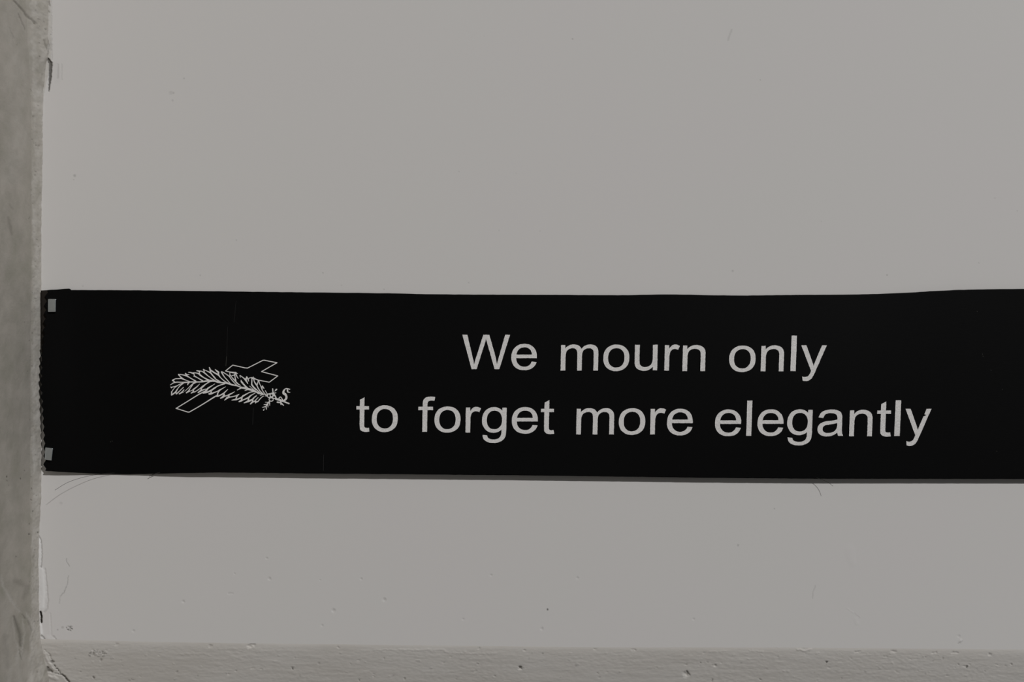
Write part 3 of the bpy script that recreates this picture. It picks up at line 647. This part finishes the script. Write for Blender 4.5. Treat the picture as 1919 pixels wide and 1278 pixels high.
palm = [
(K1, [(830,760,30),(560,770,40),(270,780,55),(80,885,20)]), (K1, [(280,780,50),(190,700,65)]), (K1, [(170,705,70),(280,640,45),(420,630,40),(560,615,60)]),
(K1, [(860,745,40),(700,685,40),(560,620,80),(480,540,55),(410,465,50)]), (K1, [(410,465,55),(540,468,40),(720,510,80)]), (K1, [(690,410,45),(730,490,110)]), (K1, [(730,480,60),(850,460,20)]),
(K1, [(730,510,80),(900,610,45),(1110,735,70)]), (K1, [(815,375,40),(900,385,50),(1020,425,80)]), (K1, [(1015,525,45),(1080,545,50),(1220,620,45),(1390,725,70)]), (K1, [(1030,430,50),(1050,490,35),(1085,545,40)]),
(K1, [(1000,400,60),(1100,400,45),(1220,435,65),(1300,500,75),(1430,590,55),(1640,700,80)]), (K1, [(1140,310,50),(1240,330,60),(1340,335,40),(1460,405,65),(1620,540,42),(1840,700,55)]), (K1, [(1240,340,50),(1260,440,50)]),
(K1, [(1405,255,50),(1435,315,50),(1455,410,45)]), (K1, [(1430,270,40),(1560,330,40),(1680,390,70),(1760,470,52),(1900,630,45)]), (K1, [(1645,175,40),(1690,300,85),(1690,400,50)]), (K1, [(1690,285,60),(1800,350,50),(1920,430,50)]),
(K1, [(830,760,55),(1050,762,60),(1350,755,60),(1640,710,85),(1917,740,65)]),
(K1, [(830,775,40),(640,790,50),(450,860,35),(330,930,50),(130,975,45)]), (K1, [(95,950,25),(140,1000,55)]), (K1, [(340,930,40),(240,1020,30),(150,1150,50)]), (K2, [(145,290,60),(140,440,60)]),
(K2, [(150,430,50),(300,310,70),(350,230,60),(420,130,35),(500,40,55),(620,-50,50)]), (K2, [(330,385,70),(420,310,50),(520,210,40),(620,120,35)]), (K2, [(310,310,50),(325,390,60)]),
(K2, [(440,390,50),(560,315,70),(600,260,50),(640,210,30)]), (K2, [(560,320,60),(610,320,40)]), (K1, [(780,885,30),(800,820,60),(870,760,60)]),
(K1, [(660,1140,22),(800,1010,30),(960,860,50),(1080,785,70),(1200,750,40)]), (K1, [(725,1200,60),(820,1125,75),(860,1050,42),(940,930,40),(985,860,55)]), (K1, [(820,1155,35),(960,1090,32),(1010,1060,65),(1140,960,50),(1260,840,20)]),
(K1, [(915,1210,50),(1000,1165,65),(1080,1150,45),(1250,1040,42),(1380,950,85),(1500,850,50),(1640,760,60)]), (K1, [(1010,1060,65),(1000,1165,65)]), (K1, [(1190,1195,50),(1300,1115,85),(1360,1090,60),(1520,1040,35)]), (K1, [(1300,1105,50),(1345,1000,55)]),
(K1, [(1450,1175,110),(1530,1090,85),(1600,1010,75),(1740,920,45),(1870,835,20)]), (K1, [(1390,1185,110),(1550,1170,80),(1740,1085,70),(1920,975,45)]),
(K3, [(0,1150,45),(130,1090,60),(230,1010,45),(420,910,48),(600,850,55),(690,810,75)]), (K3, [(25,1240,60),(110,1230,85),(330,1150,42),(440,1100,65),(560,1030,45),(700,950,20)]), (K3, [(130,1110,50),(110,1230,70)]),
(K4, [(330,685,90),(420,680,60),(600,590,65),(700,500,48),(790,415,20)]), (K4, [(450,470,65),(390,560,52),(375,665,75)]), (K4, [(490,775,50),(610,700,100),(640,600,65)]), (K4, [(610,700,75),(740,670,45),(860,620,65),(960,570,50),(1060,510,22)]),
(K4, [(650,855,25),(760,760,95),(830,725,85),(900,722,52),(1100,680,52),(1160,660,75),(1240,612,25)]), (K4, [(830,660,65),(820,730,65)]),
(K4, [(940,850,32),(1090,825,75),(1150,820,65),(1330,740,65),(1400,680,75),(1560,590,50),(1700,525,45),(1850,510,30)]), (K4, [(1165,670,75),(1130,740,55),(1110,820,75)]),
(K4, [(1230,910,60),(1340,860,90),(1400,840,50),(1620,740,75),(1680,680,65),(1780,620,42),(1890,560,22)]), (K4, [(1345,730,75),(1340,860,75)]), (K4, [(1430,960,40),(1570,905,85),(1620,900,65),(1770,820,65),(1850,740,45),(1920,690,45)]), (K4, [(1625,740,65),(1590,890,65)]),
(K6, [(485,825,60),(600,720,95),(690,690,60),(790,580,50),(870,500,35)]), (K6, [(600,610,85),(600,720,85)]), (K6, [(390,655,55),(560,610,70),(680,490,52),(810,390,25)]),
(K6, [(730,775,60),(770,720,80),(850,700,60),(960,570,50),(1080,460,45),(1150,440,30)]), (K6, [(735,650,55),(740,765,60)]),
# midrib and upper leaves to the right
(K3, [(0,740,100),(230,720,75),(400,765,95),(560,790,65),(700,802,75),(860,835,85),(960,875,75),(1100,900,60),(1200,930,60),(1330,980,80),(1550,1030,110),(1700,1070,95),(1840,1130,90),(1917,1150,70)]),
(K3, [(0,520,42),(140,620,36),(330,740,55)]), (K3, [(90,390,55),(200,530,45),(300,640,45),(480,755,65)]), (K3, [(100,285,60),(250,400,50),(400,470,85),(480,570,48),(620,700,45),(770,805,65)]), (K3, [(280,260,30),(380,350,85),(415,380,70),(410,460,75)]), (K3, [(400,360,50),(450,372,25)]),
(K3, [(525,350,50),(570,430,65),(650,560,45),(760,680,45),(890,835,55)]), (K3, [(540,350,50),(640,400,40),(830,530,48),(930,660,45),(1080,830,42),(1190,930,55)]), (K3, [(870,365,40),(865,540,42)]),
(K3, [(880,480,42),(960,590,42),(1080,720,65),(1180,830,60),(1300,900,20)]), (K3, [(860,360,45),(960,395,35),(1060,395,65)]), (K3, [(1085,385,75),(1175,430,30)]), (K3, [(940,510,40),(1050,480,45),(1090,420,80)]), (K3, [(1060,460,55),(1080,600,50),(1110,710,65)]), (K3, [(1110,450,55),(1160,560,40),(1210,630,20)]),
(K3, [(1268,505,45),(1290,590,20)]), (K3, [(1270,500,42),(1400,590,45),(1510,700,85),(1590,840,25)]), (K3, [(1540,545,38),(1510,680,95)]), (K3, [(1540,545,38),(1600,660,60),(1620,740,20)]), (K3, [(1590,640,45),(1680,595,45),(1800,605,70),(1920,660,45)]), (K3, [(1806,550,18),(1790,630,65)]),
(K3, [(1750,610,50),(1740,860,60)]), (K3, [(1735,850,75),(1800,970,50),(1917,1085,45)]), (K3, [(1820,620,45),(1850,760,45),(1920,885,45)]), (K3, [(1312,680,22),(1340,760,85),(1450,890,70),(1570,1015,85)]), (K3, [(1650,920,20),(1800,1060,38),(1880,1125,65)]),
(K3, [(1160,1085,30),(1330,1000,65),(1450,980,65)]), (K3, [(1460,1110,25),(1580,1070,38),(1700,1045,65)]),
(K5, [(560,780,85),(640,880,58),(800,1040,55),(930,1165,65)]), (K5, [(640,470,65),(680,640,50),(790,800,75),(850,930,62),(960,1100,62),(1110,1245,75)]), (K5, [(865,580,55),(850,680,45),(810,790,75)]), (K5, [(640,510,45),(760,535,38),(880,580,55)]),
(K5, [(890,570,75),(920,700,48),(980,840,45),(1040,970,85),(1060,1040,52),(1150,1180,50),(1230,1265,45)]), (K5, [(1060,835,45),(1100,910,75),(1160,990,16)]), (K5, [(1020,910,85),(1080,870,65)]), (K5, [(1200,1065,35),(1300,1240,55)]),
(K5, [(600,1070,105),(780,1140,85),(870,1190,105),(990,1215,95),(1110,1262,70)]), (K6, [(1000,320,75),(1200,370,45),(1300,395,70)]), (K6, [(950,420,25),(1070,368,45)]),
]
stroke_mesh('palm_branch', palm, M_SILVER, ribbon, 'silver line drawing of a palm branch', 0.80)
def ring(cx, cy, rx, ry, w, n=12):
    return (K7, [(cx + rx * math.cos(6.2832 * k / n), cy + ry * math.sin(6.2832 * k / n), w) for k in range(n + 1)])
sprig = [ring(610, 555, 65, 85, 42), ring(735, 530, 65, 67, 42), ring(865, 620, 82, 67, 44), ring(722, 730, 100, 82, 44),
 (K7, [(450,560,45),(540,535,110)]), (K7, [(560,470,40),(800,432,65),(960,412,32)]), (K7, [(790,210,55),(812,430,62)]), (K7, [(885,345,15),(955,265,75),(995,240,60)]), (K7, [(830,450,70),(900,530,55),(960,670,60)]),
 (K7, [(735,640,60),(790,600,70)]), (K7, [(670,600,50),(680,650,60)]), (K7, [(800,500,60),(850,530,50)]),
 (K7, [(920,700,75),(1080,740,115),(1300,820,75),(1585,930,70)]), (K7, [(1090,670,50),(1170,612,45),(1240,700,50),(1290,790,60)]), (K7, [(1130,760,60),(1240,790,60)]),
 (K7, [(1000,858,70),(1170,880,62)]), (K7, [(1170,820,62),(1180,880,85),(1190,1000,20)]), (K7, [(1190,900,62),(1315,1012,50)]),
 (K7, [(1330,800,90),(1430,700,100),(1450,600,105),(1400,490,115),(1315,430,122),(1320,320,90),(1400,225,52),(1480,210,52),(1615,245,50)]), (K7, [(1490,225,62),(1510,330,72),(1535,380,52),(1630,388,22)]),
 (K7, [(645,820,62),(600,875,65),(520,970,62),(465,1075,62)]), (K7, [(430,858,25),(600,870,52)]), (K7, [(370,982,30),(520,958,62)]), (K7, [(290,1112,20),(460,1070,62)]), (K7, [(350,1245,62),(405,1170,16)]), (K7, [(640,880,62),(652,1030,20)]), (K7, [(560,980,52),(572,1110,20)]), (K7, [(480,1080,58),(490,1210,40)])]
stroke_mesh('flower_sprig', sprig, M_SILVER, ribbon, 'silver drawing of small round blossoms with leaves and a curled bow', 0.95)

for pts, m in [([(424.8, 668, 1.0), (423.2, 686, 0.9)], M_SNAG), ([(426.5, 612, 0.5), (425, 668, 0.8)], M_SNAG2), ([(442.5, 564, 0.6), (438.5, 604, 0.7)], M_SNAG2), ([(474.8, 764, 1.0), (473.6, 796, 0.9)], M_SNAG2),
               ([(606.5, 852, 0.9), (606, 882, 1.0)], M_SNAG2)]:
    stroke_mesh('snagged_thread', [(K0, pts)], m, ribbon, 'faint grey pulled thread')
for x, y in [(210, 826), (207, 827), (1831, 583), (1841, 663), (1842, 667), (1857, 693), (1878, 729), (1868, 845), (1487, 802)]:
    stroke_mesh('lint_speck', [(K0, [(x, y, 0.9), (x + 0.4, y + 1.4, 0.8)])], M_SILVER if x == 1487 else M_SNAG, ribbon)

# ------------------------------------------------------------------ loose threads at the lower edge
def thread(pts, rad=0.00011):
    """pts: photo px, py, depth in mm"""
    e = [np.array(p, float) for p in pts]
    e = [2 * e[0] - e[1]] + e + [2 * e[-1] - e[-2]]
    path = []
    for i in range(1, len(e) - 2):
        for k in range(8):
            t = k / 8
            path.append(0.5 * ((2 * e[i]) + (-e[i - 1] + e[i + 1]) * t + (2 * e[i - 1] - 5 * e[i] + 4 * e[i + 1] - e[i + 2]) * t * t + (-e[i - 1] + 3 * e[i] - 3 * e[i + 1] + e[i + 2]) * t ** 3))
    path.append(e[-2]); path = np.array(path)
    X, Y, Z = P(path[:, 0], path[:, 1], path[:, 2] * 0.001)
    c = np.stack([X, Y, Z], -1)
    d = np.gradient(c, axis=0); d /= np.linalg.norm(d, axis=1, keepdims=True)
    u = np.cross(d, [0, 1, 0.01]); u /= np.linalg.norm(u, axis=1, keepdims=True); v = np.cross(d, u)
    n = 6; cos = []
    for k in range(n):
        a = 6.2832 * k / n
        cos.append(c + rad * (math.cos(a) * u + math.sin(a) * v))
    co = np.stack(cos, 1).reshape(-1, 3)
    q = [(i * n + k, i * n + (k + 1) % n, (i + 1) * n + (k + 1) % n, (i + 1) * n + k) for i in range(len(path) - 1) for k in range(n)]
    mesh_np('loose_thread', co, np.array(q), M_THREAD, ribbon)['label'] = 'fine black thread hanging from the lower edge'
thread([(215, 886, 1.2), (180, 889.5, 4), (150, 896, 8), (125, 905, 11.5), (103, 918.5, 14)])
thread([(1530, 895, 4.6), (1540, 898.5, 5.5), (1552, 904, 7.5), (1561, 911, 9.5)])
thread([(300, 885, 2.6), (291, 887.5, 2.2), (285, 890, 2.2), (280, 892.5, 2.4)], 0.0002)

# ------------------------------------------------------------------ metal fasteners
import bmesh
def fastener(corners, thick, label):
    pts = np.array(corners, float); c = pts.mean(0)
    base = float(rib_depth(c[0], c[1]))
    d0, d1 = base - 0.0001, base + thick
    bm = bmesh.new()
    lo = [bm.verts.new(tuple(float(v) for v in P(x, y, d0))) for x, y in pts]
    hi = [bm.verts.new(tuple(float(v) for v in P(x, y, d1))) for x, y in pts]
    bm.faces.new(lo); bm.faces.new(hi[::-1])
    for i in range(4):
        j = (i + 1) % 4
        bm.faces.new((lo[j], lo[i], hi[i], hi[j]))
    bmesh.ops.recalc_face_normals(bm, faces=bm.faces[:])
    bmesh.ops.bevel(bm, geom=bm.edges[:], offset=0.00055, segments=4, profile=0.6, affect='EDGES')
    me = bpy.data.meshes.new('metal_fastener'); bm.to_mesh(me); bm.free()
    for p in me.polygons: p.use_smooth = True
    me.materials.append(M_NICKEL)
    o = bpy.data.objects.new('metal_fastener', me); COL.objects.link(o)
    return tag(o, label, 'fastener', 'small metal fasteners on the ribbon end')
fastener([(90.0, 560.2), (104.9, 560.4), (104.9, 584.6), (89.9, 584.8)], 0.0020,
         'small silver block fastener at the upper left corner of the black ribbon')
fastener([(85.0, 838.2), (99.6, 840.0), (97.0, 863.0), (83.6, 861.2)], 0.0020,
         'small silver block fastener, slightly tilted, at the lower left corner of the ribbon')
